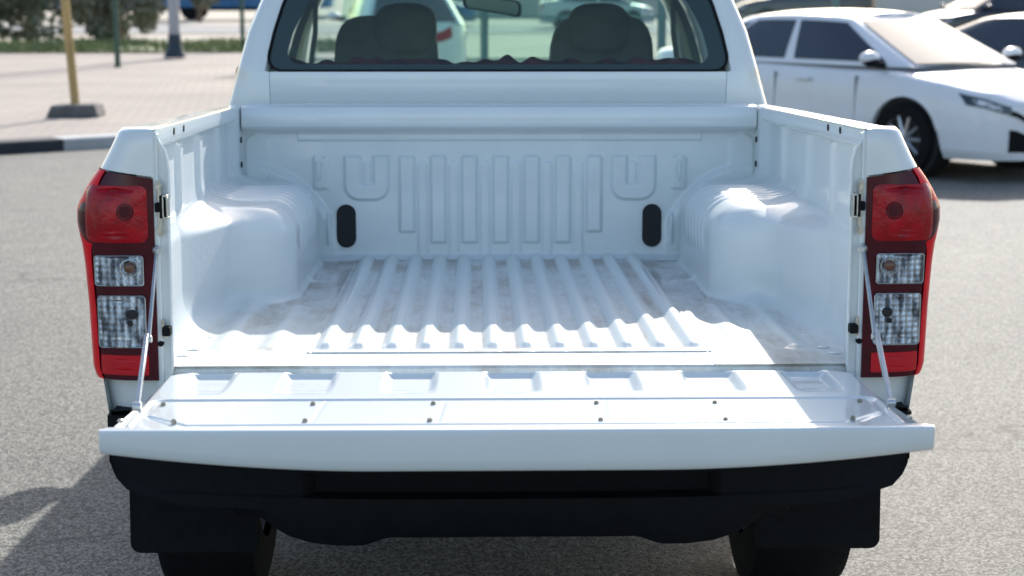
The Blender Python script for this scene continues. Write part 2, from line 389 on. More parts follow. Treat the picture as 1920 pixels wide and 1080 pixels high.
# header rail
pf = [(1.70, 1.200), (1.675, 1.204), (1.660, 1.213), (1.655, 1.226), (1.656, 1.262), (1.662, 1.274), (1.675, 1.279), (1.80, 1.281), (1.80, 1.20)]
MB().prism(pf, lambda a, b: (-.7835, a, b), lambda a, b: (.7855, a, b)).build('header_rail', paint, truck, ang=30, bevel=.003)
OUT = [(0.775, 0.8781), (0.783, 0.8827), (0.8, 0.8867), (0.86, 0.8888), (0.926, 0.8908), (1.016, 0.8964), (1.055, 0.9009), (1.08, 0.906), (1.105, 0.9101), (1.132, 0.9091), (1.15, 0.9025), (1.171, 0.8913), (1.195, 0.8761), (1.2165, 0.8599)]
# ---- bedsides: rail, outer skin, rear post, corner cap
for s in (-1, 1):
    ya = np.linspace(-.004, 1.80, 30)
    secs = []
    for y in ya:
        xr, zr = railX(y), railZ(y); xo = .806+.026*min(y, 1.3)+.004
        secs.append([(s*a, y, b) for a, b in ((wallX(y)+.01, zr-.046), (xr+.006, zr-.041), (xr+.001, zr-.036), (xr, zr-.006), (xr+.003, zr-.001), (xr+.008, zr), (xo-.012, zr+.001), (xo-.003, zr-.004),
                      (xo+.015, zr-.05), (xo+.052, zr-.09), (xo+.062, zr-.15), (xo+.066, zr-.30), (xo+.058, zr-.52), (xo+.045, zr-.72))])
    P = np.array(secs)
    # wheel arch opening in the outer skin, rounded rear corner
    yv = P[:, :, 1]; zv = P[:, :, 2]
    arch = .37+np.sqrt(np.maximum(.47**2-(yv-.99)**2, 0))
    P[:, 11:, 2] = np.where(yv[:, 11:] > 0, np.maximum(zv[:, 11:], np.where(np.abs(yv[:, 11:]-.99) < .47, arch[:, 11:], 0)), zv[:, 11:])
    cz = np.array([.60, .68, .775]+[o[0] for o in OUT[1:]]+[1.24, 1.27, 1.2965, 1.31]); cxo = np.array([.855, .864, .880]+[o[1] for o in OUT[1:]]+[.846, .830, .812, .808])
    lim = np.interp(P[:, :, 2], cz, cxo)-.018+.5*np.maximum(0, P[:, :, 1]-.10)
    P[:, 6:, 0] = s*np.minimum(np.abs(P[:, 6:, 0]), lim[:, 6:]); P[0, 4:, 1] = .025
    side = gridmesh('bedside', P, paint, truck, ang=35)
    # rail slots (dark oval holes)
    for (y, z) in ((.29, 1.279), (.445, 1.277)):
        MB().prism(rrpoly(y-.010, y+.010, z-.008, z+.008, .0078, 6), lambda a, b: (s*(railX(a)-.0012), a, b), lambda a, b: (s*(railX(a)+.004), a, b)).build('rail_hole', dark, side)
    for z in (1.10, 1.175):
        MB().prism(rrpoly(1.655, 1.675, z-.009, z+.009, .009, 6), lambda a, b: (s*(wallX(a)-.004), a, b), lambda a, b: (s*(wallX(a)+.02), a, b)).build('wall_hole', dark, side)
    # rear post: face + flange with curved head
    post = [(.733, 1.293), (.7245, 1.272), (.714, 1.256), (.7085, 1.236), (.7065, 1.21), (.7065, 1.16), (.709, 1.15), (.7095, .80), (.7125, .772), (.712, .70), (.775, .70), (.775, 1.293)]
    MB().prism(post, lambda a, b: (s*a, -.004+.10*(a-.70), b), lambda a, b: (s*a, .013+.10*(a-.70), b)).build('rear_post', paint, truck, ang=30, bevel=.0016)
    fl = [(.7335, 1.294), (.7245, 1.272), (.714, 1.256), (.7085, 1.236), (.7065, 1.21), (.7065, 1.16), (.709, 1.15), (.7095, .80)]
    MB().tube([(s*a, -.008, b) for a, b in fl], .0035, 8).build('post_flange', paint, truck)
    # inner step strip beside lamp
    MB().box(*sorted((s*.728, s*.742)), -.012, .02, .70, 1.29).build('lamp_seat', paint, truck, bevel=.002)
    # corner cap above the lamp
    rows = []
    for z, xo in ((1.2985, .812), (1.292, .819), (1.270, .830), (1.24, .846), (1.218, .859)):
        r_ = []
        for k in range(13):
            a = math.pi/2*k/12; fx = math.sin(a)**(2/3); xi = .7345
            r_.append((s*(xi+(xo-xi)*fx), -.014+.095*(1-max(0, math.cos(a))**(2/3))+(.006 if z > 1.295 else (.001 if z > 1.285 else 0)), z-.0165*(1-fx)*float(1-sst(np.array(z), 1.218, 1.285))))
        rows.append(r_)
    rows.insert(0, [(p[0]*(1-.004*k/12), .055, 1.3005) for k, p in enumerate(rows[0])])
    gridmesh('corner_cap', np.array(rows), paint, truck, ang=50)
    # lower rear corner panel
    rows = []
    for z, xo in ((.785, .880), (.76, .880), (.72, .872), (.68, .864), (.60, .855)):
        rows.append([(s*(.708+(xo-.708)*math.sin(math.pi/2*k/12)), -.006+.12*(1-math.cos(math.pi/2*k/12)), z) for k in range(13)])
    gridmesh('corner_panel', np.array(rows), paint, truck, ang=50)

# ---- tail lamps
oz_, ox_ = np.array([o[0] for o in OUT]), np.array([o[1] for o in OUT])
XI = .7375
def lampY(x, z):
    xo = np.interp(z, oz_, ox_); f = np.clip((x-XI)/(xo-XI), 0, .9999); return -.016+.095*(1-(1-f**3)**(1/3))-.006*np.exp(-((z-1.11)/.06)**2)*np.clip(f*2, 0, 1)
def lamp_patch(name, s, x0, x1, z0, z1, r, m, par, off, slant=0, nn=26, bulge=.0, **kw):
    us = np.linspace(-1, 1, nn); P = np.zeros((nn, nn, 3))
    for i, u in enumerate(us):
        for j, v in enumerate(us):
            hx, hz = (x1-x0)/2, (z1-z0)/2      # squircle mapping to rounded rectangle
            a, b = abs(u), abs(v); mx_ = max(a, b)
            x = u*hx; z = v*hz
            if mx_ > 1e-6:
                qx, qz = max(abs(x)-(hx-r)*mx_, 0), max(abs(z)-(hz-r)*mx_, 0); L = math.hypot(qx, qz)
                if L > r*mx_:
                    x = math.copysign((hx-r)*mx_+qx*r*mx_/L, x); z = math.copysign((hz-r)*mx_+qz*r*mx_/L, z)
            X_ = (x0+x1)/2+x; Z_ = (z0+z1)/2+z+slant*(X_-(x0+x1)/2)
            P[i, j] = (s*X_, lampY(X_, Z_)-off-bulge*(1-mx_**4), Z_)
    return gridmesh(name, P, m, par, thick=(0, .004, 0), ang=50, **kw)
def outline(s, x0, x1, z0, z1, r, off, rad, slant=0):
    pts = []
    for (x, z) in rrpoly(x0, x1, z0, z1, r, 6)+[rrpoly(x0, x1, z0, z1, r, 6)[0]]:
        z += slant*(x-(x0+x1)/2); pts.append((s*x, float(lampY(x, z))-off, z))
    return MB().tube(pts, rad, 6)
for s in (-1, 1):
    zs = np.linspace(.7755, 1.2155, 90); P = []
    for z in zs:
        xo = float(np.interp(z, oz_, ox_)); row = []
        for k in range(31):
            a = math.pi/2*k/30; x = XI+(xo-XI)*math.sin(a)**(2/3); zz = z-.017*(1-math.sin(a)**(2/3))*sst(z, 1.12, 1.2155)
            row.append((s*x, float(lampY(x, z)) if k < 30 else -.016+.095, zz))
        row.append((s*(xo-.004), .14, z)); row.insert(0, (s*XI, .03, row[0][2])); P.append(row)
    P = np.array(P)
    lamp = gridmesh('tail_light', P, red_house, truck, ang=50)
    # outer rim of the lens, its red brightened as if sun shone through
    P2 = []
    for z in zs:
        xo = float(np.interp(z, oz_, ox_)); row = []
        x0_ = xo-.024-.034*math.exp(-((z-1.12)/.05)**2)
        f0 = math.asin(((x0_-XI)/(xo-XI))**1.5)
        for k in range(13):
            a = f0+(math.pi/2-f0)*k/12; x = XI+(xo-XI)*math.sin(a)**(2/3)+.0015*math.sin(a); row.append((s*x, -.016+.095*(1-max(0, math.cos(a))**(2/3))-.0025, z))
        row.append((s*(xo-.002), .135, z)); P2.append(row)
    gridmesh('rim_lens', np.array(P2), red_rim, lamp, ang=50)
    lamp_patch('brake_lens', s, .750, .882, 1.066, 1.184, .016, red_lens, lamp, .003, bulge=.004)
    mb = MB(); c = (.795, 1.130)
    mb.tube([(s*(c[0]+.0165*math.cos(t)), float(lampY(c[0]+.0165*math.cos(t), c[1]))-.0085, c[1]+.0165*math.sin(t)) for t in np.linspace(0, 2*math.pi, 25)], .0016, 6)
    mb.tube([(s*c[0], float(lampY(*c))-.0062, c[1]), (s*c[0], float(lampY(*c))-.0082, c[1])], .013, 20)
    mb.build('brake_bulb', red_house, lamp)
    lamp_patch('indicator_lens', s, .762, .866, .976, 1.038, .006, facet, lamp, .003, slant=-.02)
    outline(s, .762, .866, .976, 1.038, .006, .0058, .0013, -.02).build('indicator_frame', bright, lamp)
    MB().sphere((s*.790, float(lampY(.79, 1.012))-.004, 1.014), .0115, 9, (1.1, .5, 1)).build('indicator_bulb', orange, lamp)
    mb = MB().tube([(s*(.790+.019*math.cos(t)), float(lampY(.79, 1.012))-.006, 1.014+.017*math.sin(t)) for t in np.linspace(0, 2*math.pi, 25)], .0016, 6); mb.build('bulb_ring', bright, lamp)
    lamp_patch('reverse_lens', s, .760, .862, .846, .954, .008, facet, lamp, .003, slant=-.025)
    outline(s, .760, .862, .846, .954, .008, .0058, .0013, -.025).build('reverse_frame', bright, lamp)
    mb = MB().sphere((s*.788, float(lampY(.788, .918))-.004, .916), .0105, 9, (1.1, .5, 1)); mb.tube([(s*.788, float(lampY(.788, .90))-.005, .899), (s*.797, float(lampY(.797, .90))-.005, .897)], .005, 8); mb.build('reverse_bulb', dark, lamp)
    lamp_patch('indicator_cover', s, .761, .867, .975, 1.039, .006, gl_lens, lamp, .0085, slant=-.02, nn=8)
    lamp_patch('reverse_cover', s, .759, .863, .845, .955, .008, gl_lens, lamp, .0085, slant=-.025, nn=8)
    lamp_patch('reflector', s, .757, .860, .787, .829, .003, red_ref, lamp, .003)

# ---- latch strikers, rubber stops, stays
for s in (-1, 1):
    mb = MB()
    mb.prism(rrpoly(.722, .733, 1.078, 1.195, .005, 5), lambda a, b: (s*a, -.012, b), lambda a, b: (s*a, -.009, b))
    for (a, b) in ((.7265, 1.183), (.7265, 1.090)): mb.tube([(s*a, -.011, b), (s*a, -.020, b)], .0058, 6).tube([(s*a, -.011, b), (s*a, -.0135, b)], .008, 14)
    st = mb.build('striker', steel, truck, ang=30)
    mb = MB(); ring = [(s*x, y, z) for x, y, z in ((.7075, -.022, 1.121), (.7075, -.022, 1.162), (.7085, -.010, 1.165), (.7185, -.010, 1.165), (.7195, -.022, 1.162), (.7195, -.022, 1.121), (.7185, -.010, 1.118), (.7085, -.010, 1.118))]
    for z0_, z1_ in ((1.1165, 1.121), (1.162, 1.1665)): mb.box(*sorted((s*.7055, s*.7165)), -.036, -.006, z0_, z1_)
    for x0_, x1_ in ((.7055, .7085), (.7135, .7165)): mb.box(*sorted((s*x0_, s*x1_)), -.036, -.006, 1.121, 1.162)
    mb.build('striker_loop', steel, st, bevel=.001)
    MB().box(*sorted((s*.7168, s*.7225)), -.034, -.008, 1.118, 1.165).box(*sorted((s*.7087, s*.7133)), -.028, -.010, 1.122, 1.161).build('striker_pad', rubber, st, bevel=.001)
    MB().box(*sorted((s*.722, s*.734)), -.026, -.008, 1.130, 1.149).build('striker_stop', rubber, st, bevel=.002)
    mb = MB().box(*sorted((s*.708, s*.7255)), -.034, -.006, .872, .8915); mb.build('rubber_stop', rubber, truck, bevel=.003)
    MB().prism(rrpoly(.7235, .7315, .864, .905, .004, 5), lambda a, b: (s*a, -.012, b), lambda a, b: (s*a, -.007, b)).build('stop_bracket', steel, truck)
    MB().tube([(s*.732, -.004, .853), (s*.732, -.014, .853)], .006, 12).build('rubber_grommet', rubber, truck)
    a = Vector((s*.7335, -.018, 1.050)); b = Vector((s*.722, -.19, .895)); c = Vector((s*.712, -.375, .800))
    mb = MB()
    mb.tube([a+Vector((s*-.004, -.004, 0)), a+Vector((s*.004, .012, 0))], .010, 18)
    mb.tube([a+Vector((s*-.006, -.012, 0)), a+Vector((s*-.002, -.004, 0))], .0075, 6)
    def bar(p, q, hw, th_):
        d = (q-p).normalized(); sx = Vector((1, 0, 0)); nrm = d.cross(sx).normalized(); V = []
        for e_ in (p, q):
            for i, j in ((-1, -1), (1, -1), (1, 1), (-1, 1)): V.append(e_+nrm*hw*j+sx*th_*i)
        return V, [(0, 1, 2, 3), (7, 6, 5, 4), (0, 4, 5, 1), (1, 5, 6, 2), (2, 6, 7, 3), (3, 7, 4, 0)]
    mb.add(*bar(a, b, .0062, .0028)); mb.add(*bar(b+Vector((s*.004, 0, .006)), c, .0066, .0040))
    mb.tube([b+Vector((s*-.006, 0, 0)), b+Vector((s*.008, 0, 0))], .007, 12); mb.tube([c+Vector((s*-.008, 0, 0)), c+Vector((s*.008, 0, 0))], .009, 12)
    mb.build('stay_strut', bright, truck, bevel=.001, ang=30)

# ---- tailgate
gate = empty('tailgate'); gate.parent = truck
GZ = .792
nx, ng = 520, 220
u = np.linspace(-1, 1, nx); v = np.linspace(0, 1, ng); U_, V_ = np.meshgrid(u, v, indexing='ij')
gy = -.006-.505*V_
hw = .700+.018*sst(V_, 0, .10)+.0*V_
hw = hw-.040*np.clip(1-V_/.09, 0, 1)**2
gx = U_*hw; AXg = np.abs(gx)
gz = np.full_like(gx, GZ)
pk = np.full_like(gx, 9.)
for (a, b) in ((-.663, -.578), (-.469, -.367), (-.259, -.160), (-.053, .050), (.154, .253), (.357, .462), (.570, .655)):
    slant = .10*(-gy-.0)*np.sign((a+b)/2)*0
    pk = np.minimum(pk, rbox(gx, gy, a, b, -.40, -.018, .012))
gz -= .0135*(1-sst(pk, -.011, .009))*(1-sst(-gy, .13, .245))
lo = rbox(gx, gy, -.70, .70, -.60, -.278, .03)
gz -= .0045*(1-sst(lo, -.0035, .0035))
cov = rbox(gx, gy, -.685, .685, -.487, -.292, .012)
cut = (AXg-.66)*.7+(-gy-.43)*.7
cov = np.maximum(cov, cut)
gz += .003*(1-sst(cov, -.002, .002))
# soft pressed seams between the cover's fields
for xc in (-.37, -.14, .17, .40):
    gz -= .0012*(1-sst(np.abs(gx-xc-.05*(gy+.38)), .0, .006))*(cov < -.01)
gr_ = np.abs(gy+.5015); gz -= .004*(1-sst(gr_, .0008, .004))
for xs_ in (-1, 1):
    dd = np.abs((xs_*gx-.668)*.78+(-gy-.435)*.62); gz -= .003*(1-sst(dd, .001, .005))*(gy < -.375)*(gy > -.475)*(xs_*gx > .55)
# rolled edges
ed = np.minimum((1-np.abs(U_))*hw, (gy*-1-.006)+.001)
gz -= .020*(1-sst(ed, 0, .012))**1.5
gridmesh('inner_panel', np.stack([gx, gy, gz], -1), paint, gate, ang=55)
for s in (-1, 1):
    MB().prism([(-.01, .792-.024), (-.50, .792-.022), (-.50, .762), (-.01, .755)], lambda a, b: (s*.700, a, b), lambda a, b: (s*.712, a, b)).build('gate_edge', paint, gate)
# outer skin: lip on top, deep rear face bulging down in the middle
xs = np.linspace(-.748, .752, 90); P = []
for x in xs:
    e = abs(x-.002)/.75; zb = .713+.034*max(0, (e-.35)/.65)**1.8; yb = -.548+.006*e*e
    kx = 1
    P.append([(x*.985, -.512, .7845), (x*.985, -.5135, .7925), (x, -.530, .7925), (x, yb+.004, .7920), (x, yb, .789), (x, yb-.001, .780), (x, yb-.001, zb+.026), (x, yb+.001, zb+.009), (x, yb+.006, zb+.002), (x, yb+.018, zb), (x, -.30, zb-.004+.01), (x, -.05, .742), (x, -.02, .75)])
P = np.array(P); V = P.reshape(-1, 3).tolist(); Fc = grid_faces(*P.shape[:2]); k = P.shape[1]
Fc += [tuple(range(k)), tuple(range(len(V)-k, len(V)))[::-1]]
mk('outer_skin', V, Fc, paint, gate, ang=45, bevel=.002)
for y in (-.327, -.470):
    for x in ((-.672, -.387, -.157, .156, .384, .664) if y > -.4 else (-.627, -.388, -.160, .154, .384, .619)):
        mb = MB().tube([(x, y, GZ-.003), (x, y, GZ+.0032)], .0048, 16).tube([(x, y, GZ+.003), (x, y, GZ+.005)], .0032, 6); mb.build('bolt', bolt_m, gate, ang=30)
for s in (-1, 1): MB().sphere((s*.722, -.478, .796), 0.006, 8, (1, 1, .6)).build('edge_buffer', steel, gate)

# ---- rear bumper
def yfront(x): return -.115+.10*(abs(x)/.83)**3
bot = [(.829, .625), (.826, .60), (.814, .570), (.790, .546), (.74, .535), (.67, .520), (.56, .505), (.514, .495), (.48, .47), (.455, .455), (.41, .442), (.36, .4365), (.302, .437), (.275, .447), (.255, .4545), (0, .4555)]
botf = sorted(bot); bx_ = np.array([b[0] for b in botf]); bz_ = np.array([b[1] for b in botf])
xs = np.concatenate([np.linspace(-.829, -.70, 24), np.linspace(-.69, .69, 120), np.linspace(.70, .829, 24)]); P = []
for x in xs:
    a = abs(x);  zb = float(np.interp(a, bx_, bz_)); yf = yfront(x)
    rec = float(1-sst(np.array(a), .395, .42)); top = .706-.0*a
    zt = [top, top-.004, .640, .596, .590, .550, .545, .52, zb+.02, zb+.005, zb, zb]
    yo = [.0, -.012+.01, -.005, 0+.0, .028*rec, .032*rec, -.004, -.006, .0, .008, .03, .14]
    P.append([(x*1.022, yf+yo[i]+(.04 if i == 0 else 0), max(z, zb)) for i, z in enumerate(zt)])
P = np.array(P)
bump_ = gridmesh('rear_bumper', P, plastic, truck, ang=30)
for s in (-1, 1):
    P = []
    for yv in np.linspace(0, 1, 14):
        y = -.015+yv*.62; x = .847+.010*math.sin(min(1, yv*2)*math.pi/2); zb = .625-.09*min(1, yv*3)*0
        P.append([(s*(x-.05), y, .712), (s*(x-.01), y, .710), (s*x, y, .69), (s*x, y, .60), (s*(x-.01), y, .59), (s*(x-.06), y, .56)])
    P[0] = [(s*(abs(p[0])), p[1], p[2]) for p in P[0]]
    gridmesh('bumper_end', np.array(P), plastic, bump_, ang=40)
MB().box(-.60, .60, .02, .10, .47, .62).box(-.78, .78, .12, .30, .55, .70).box(-.45, .45, .1, 1.6, .50, .60).build('chassis_frame', plastic, truck, bevel=.01)
MB().tube([(-.72, .97, .38), (-.12, .97, .38), (-.1, .97, .38), (.1, .97, .38), (.12, .97, .38), (.72, .97, .38)], [.045, .045, .13, .13, .045, .045], 16).build('rear_axle', plastic, truck)
sp = empty('added_spare_wheel'); sp.parent = truck  # unseen, added under the bed to keep sky light off the ground
pr = [(.20, .44), (.30, .42), (.355, .45), (.37, .52), (.355, .60), (.30, .64), (.20, .62)]
P = np.array([[(a*math.cos(t_), .52+a*math.sin(t_), b) for a, b in pr+[pr[0]]] for t_ in np.linspace(0, 2*math.pi, 60)]); gridmesh('tyre', P, rubber, sp)
MB().tube([(0, .52, .47), (0, .52, .60)], .205, 30).build('rim', plastic, sp)
# ---- mud flaps
for s in (-1, 1):
    pl = rrpoly(.605, .918, .240, .60, .025, 5)
    MB().prism(pl, lambda a, b: (s*a, .50+.05*(b-.2), b), lambda a, b: (s*a, .508+.05*(b-.2), b)).build('mud_flap', rubber, truck, bevel=.002)
# ---- wheels
def wheel(x, y, z, s):
    r, wd = .375, .255; pr = [(-.5, .62), (-.5, .86), (-.47, .955), (-.40, .992), (-.2, 1), (.2, 1), (.40, .992), (.47, .955), (.5, .86), (.5, .62)]
    N = 96; V = []; Fm = []
    for k in range(N):
        t_ = 2*math.pi*k/N
        for i, (a, b) in enumerate(pr):
            rr = r*b-(.010 if (3 <= i <= 6 and ((k//2)+i) % 2 == 0) else 0); V.append((x+a*wd, y+rr*math.cos(t_), z+rr*math.sin(t_)))
    n = len(pr)
    for k in range(N):
        for i in range(n-1): Fm.append((k*n+i, k*n+i+1, ((k+1) % N)*n+i+1, ((k+1) % N)*n+i))
    w_ = empty('wheel'); w_.parent = truck
    mk('tyre', V, Fm, rubber, w_, ang=35)
    mb = MB().tube([(x-.42*wd, y, z), (x+.42*wd, y, z)], r*.63, 40, cap=False); xo = x+s*.30*wd
    mb.tube([(xo, y, z), (xo+s*.03, y, z)], .07, 20)
    for k in range(6):
        t_ = math.pi/3*k; mb.tube([(xo, y+.05*math.cos(t_), z+.05*math.sin(t_)), (xo, y+.235*math.cos(t_), z+.235*math.sin(t_))], [.035, .028], 8)
    mb.build('rim', alloy, w_, ang=35)
for s in (-1, 1): wheel(s*.765, .97, .375+.97*math.tan(RAKE)-TZ+.002, s); wheel(s*.775, 4.27, .375+4.27*math.tan(RAKE)-TZ+.002, s)

# ---- cab
XT = [(.45, .86), (.6, .90), (1.0, .915), (1.2, .885), (1.274, .862), (1.336, .843), (1.5, .798), (1.6, .755), (1.66, .712), (1.70, .655), (1.735, .58), (1.765, .49)]
xz, xx = np.array([a for a, b in XT]), np.array([b for a, b in XT])
def CX(z, y=2.5):
    f = np.interp(z, xz, xx)
    return f-.008*np.clip((2.0-y)/.2, 0, 1)-.02*np.clip((y-4.2)/.9, 0, 1)-.06*np.clip((y-4.8)/.4, 0, 1)**2
def side_quad(name, c, m, par, s, n=14, th_=.035, off=0, **kw):
    P = np.zeros((n, n, 3))
    for i in range(n):
        for j in range(n):
            a, b = i/(n-1), j/(n-1)
            y = (c[0][0]*(1-a)+c[1][0]*a)*(1-b)+(c[3][0]*(1-a)+c[2][0]*a)*b; z = (c[0][1]*(1-a)+c[1][1]*a)*(1-b)+(c[3][1]*(1-a)+c[2][1]*a)*b
            P[i, j] = (s*(CX(z, y)+off), y, z)
    return gridmesh(name, P, m, par, thick=(-s*th_, 0, 0), ang=40, **kw)
cab = empty('cab'); cab.parent = truck
def backY(z): return 1.822+.22*max(0, z-1.36)   # the back of the cab leans forward above the window line
def winX(z): return float(np.interp(z, [1.38, 1.5, 1.6, 1.70], [.728, .700, .668, .610]))
# back panel below window (centre + corner pieces with shut line gap)
z_w0, z_w1 = 1.378, 1.700
P = np.array([[(x, 1.822-.004*math.exp(-((z-1.355)/.02)**2)+.006*float(1-sst(np.array(z), 1.295, 1.32)), z) for z in np.linspace(.70, z_w0-.001, 40)] for x in np.linspace(-.713, .713, 30)])
gridmesh('back_panel', P, paint, cab, thick=(0, .05, 0), ang=50)
for s in (-1, 1):
    # corner: from the window edge round to the side
    P = []
    for z in list(np.linspace(.70, 1.376, 12))+list(np.linspace(1.38, 1.70, 14)):
        x0 = .7155 if z < 1.377 else winX(z)+.002; x1 = float(CX(z, 1.85)); y0 = backY(z)-.0; row = []
        if 1.378 < z < 1.43: x0 = max(x0-.0, x0-.05*(1-math.sqrt(max(0, 1-((1.43-z)/.05)**2))))
        for k in range(15):
            f = k/14; fx = math.sin(f*math.pi/2); ff = 1-math.cos(f*math.pi/2)
            row.append((s*(x0+(x1-x0)*(fx**1.0)), y0+.10*ff**2.2, z))
        row.append((s*x1, y0+.25, z)); P.append(row)
    gridmesh('corner_pillar', np.array(P), paint, cab, thick=(-s*.012, .03, 0), ang=50)
    side_quad('rear_door', ((2.02, .48), (2.98, .48), (2.98, 1.262), (2.02, 1.262)), paint, cab, s)
    side_quad('front_door', ((2.99, .48), (3.98, .48), (3.98, 1.262), (2.99, 1.262)), paint, cab, s)
    side_quad('front_wing', ((3.99, .92), (5.12, .72), (5.10, .98), (3.99, 1.20)), paint, cab, s)
    side_quad('wing_front_corner', ((4.74, .50), (5.18, .45), (5.16, .75), (4.74, .90)), paint, cab, s)
    side_quad('sill_panel', ((2.00, .40), (3.85, .40), (3.85, .475), (2.00, .475)), plastic, cab, s)
    side_quad('rear_pillar', ((1.92, 1.262), (2.10, 1.262), (2.25, 1.70), (1.97, 1.70)), paint, cab, s)
    side_quad('centre_pillar', ((2.93, 1.262), (3.07, 1.262), (3.04, 1.70), (2.94, 1.70)), paint, cab, s)
    side_quad('front_pillar', ((4.02, 1.20), (4.14, 1.20), (3.50, 1.72), (3.42, 1.70)), paint, cab, s)
    side_quad('roof_side_rail', ((1.93, 1.69), (3.46, 1.69), (3.40, 1.757), (1.93, 1.757)), paint, cab, s)
    side_quad('side_window', ((2.11, 1.262), (2.92, 1.262), (2.93, 1.69), (2.26, 1.69)), gl_side, cab, s, th_=.004, off=-.012)
    side_quad('side_window', ((3.08, 1.262), (4.01, 1.262), (3.43, 1.69), (3.05, 1.69)), gl_side, cab, s, th_=.004, off=-.012)
    side_quad('pillar_trim', ((1.93, 1.25), (2.14, 1.25), (2.30, 1.69), (1.99, 1.69)), trimm, cab, s, th_=.02, off=-.05)
    side_quad('pillar_trim', ((2.90, 1.25), (3.10, 1.25), (3.06, 1.69), (2.92, 1.69)), trimm, cab, s, th_=.03, off=-.05)
    side_quad('door_trim', ((1.92, .60), (3.98, .60), (3.98, 1.255), (1.92, 1.255)), trimm, cab, s, th_=.03, off=-.05)
    MB().tube([(s*.66, 2.85, 1.66), (s*.665, 2.85, 1.50), (s*.70, 2.90, 1.30)], .010, 6).build('seat_belt', trimm, cab)
    # door mirror
    mm = MB(); cx_, cy_, cz_ = s*.99, 3.72, 1.285
    mm.sphere((cx_, cy_, cz_), .12, 10, (.85, .42, .95)); mm.tube([(s*.85, 3.76, 1.235), (s*.95, 3.74, 1.25)], [.035, .05], 10)
    dm = mm.build('door_mirror', paint, cab)
    MB().prism(rrpoly(cx_-.085, cx_+.085, cz_-.09, cz_+.09, .04), lambda a, b: (a, 3.662, b), lambda a, b: (a, 3.69, b)).build('mirror_glass', frit, dm)
P = np.array([[(.545*f, y, 1.757+.034*(1-f*f)+.014*math.sin(math.pi*(y-1.96)/1.5) - (.02*(abs(f) > .93))-.05*max(0, (2.02-y)/.1)**2-.03*max(0, (y-3.35)/.12)**2) for f in np.linspace(-1, 1, 30)] for y in np.linspace(1.905, 3.47, 40)])
roof = gridmesh('roof', P, paint, cab, thick=(0, 0, -.035), ang=50)
# back header above the window
P = np.array([[(f*(float(CX(z, 2.2))-.012), backY(z)+.01*((z-1.69)/.06), z) for z in np.linspace(1.699, 1.757, 8)] for f in np.linspace(-1, 1, 20)]); gridmesh('back_header', P, paint, cab, thick=(0, .03, 0))
# rear window: pane, black border, rubber seal
def wout(d, n=8):                                 # outline inset by d, rounded lower corners
    pts = []; zb, zt = z_w0+.002+d, z_w1-.002-d
    X0 = lambda z: winX(z)-d
    r = .055-.3*d if d < .02 else .07
    for s in (1, -1):
        seq = []
        for k in range(n+1):
            a = R_(90*k/n); seq.append((X0(zb+r*(1-math.sin(a)))-r*(1-math.cos(a)), zb+r*(1-math.sin(a))))
        seq = [(X0(zt)-.03, zt), (X0(zt-.03), zt-.03)]+[(X0(z), z) for z in np.linspace(zt-.06, zb+r+.01, 8)]+seq
        if s == 1: pts += seq
        else: pts += [(-x, z) for x, z in seq[::-1]]
    return pts
A = wout(0.0); 
def wout2():
    pts = []
    n = len(A)//2
    for i, (x, z) in enumerate(A):
        sgn = 1 if x > 0 else -1
        z2 = min(max(z, z_w0+.002), z_w1); zz = z_w0+.020+(z2-z_w0)*(z_w1-.035-(z_w0+.020))/(z_w1-z_w0)
        pts.append((sgn*(abs(x)-.058-.022*max(0, (zz-1.5)/.2)), zz))
    return pts
B = wout2(); n = len(A)
V = [(x, backY(z)-.003, z) for x, z in A]+[(x, backY(z)-.003, z) for x, z in B]
win = mk('rear_window', [(x, backY(z)-.001, z) for x, z in A]+[(x, backY(z)+.004, z) for x, z in A], [tuple(range(n)), tuple(range(2*n-1, n-1, -1))]+[(i, (i+1) % n, n+(i+1) % n, n+i) for i in range(n)], gl_rear, cab, smooth=False)
V = [(x, backY(z)+.006, z) for x, z in A]+[(x, backY(z)+.006, z) for x, z in B]
V += [(x, y+.003, z) for x, y, z in V]
Fb = [(i, (i+1) % n, n+(i+1) % n, n+i) for i in range(n)]+[(2*n+i, 3*n+i, 3*n+(i+1) % n, 2*n+(i+1) % n) for i in range(n)]
mk('glass_border', V, Fb, frit, win, smooth=False)
MB().tube([(x, backY(z)-.002, z) for x, z in A+[A[0]]], .0045, 6).build('window_seal', rubber, win)
# windscreen
P = np.array([[(f*(.70-.10*t_), 4.12-.62*t_+.05*(1-f*f)*1.0, 1.185+.54*t_) for t_ in np.linspace(0, 1, 10)] for f in np.linspace(-1, 1, 20)]); gridmesh('windscreen', P, gl_front, cab, thick=(0, .004, .002), ang=50)
# bonnet, nose, scuttle
P = np.array([[(f*(.84-.03*t_), 4.10+1.06*t_, 1.205-.12*t_**1.6+.028*(1-f*f)-.10*max(0, t_-.9)*5) for t_ in np.linspace(0, 1, 24)] for f in np.linspace(-1, 1, 24)]); gridmesh('bonnet', P, paint, cab, thick=(0, 0, -.02), ang=50)
MB().prism([(5.12, 1.02), (5.20, .95), (5.24, .70), (5.22, .42), (5.05, .38), (5.0, 1.0)], lambda a, b: (-.83, a, b), lambda a, b: (.83, a, b)).build('front_bumper', paint, cab, bevel=.03)
MB().box(-.40, .40, 5.19, 5.245, .74, .92).build('front_grille', plastic, cab, bevel=.02)
MB().prism([(3.70, .95), (4.10, .90), (4.10, 1.175), (3.75, 1.19), (3.62, 1.12)], lambda a, b: (-.80, a, b), lambda a, b: (.80, a, b)).build('dashboard', trimm, cab, bevel=.02)
MB().box(-.84, .84, 1.90, 4.6, .50, .54).build('cab_floor', plastic, cab)
MB().tube([(-.38+.19*math.cos(t), 3.62-.08*math.sin(t), 1.12+.17*math.sin(t)) for t in np.linspace(0, 2*math.pi, 30)], .014, 8).build('steering_wheel', plastic, cab)
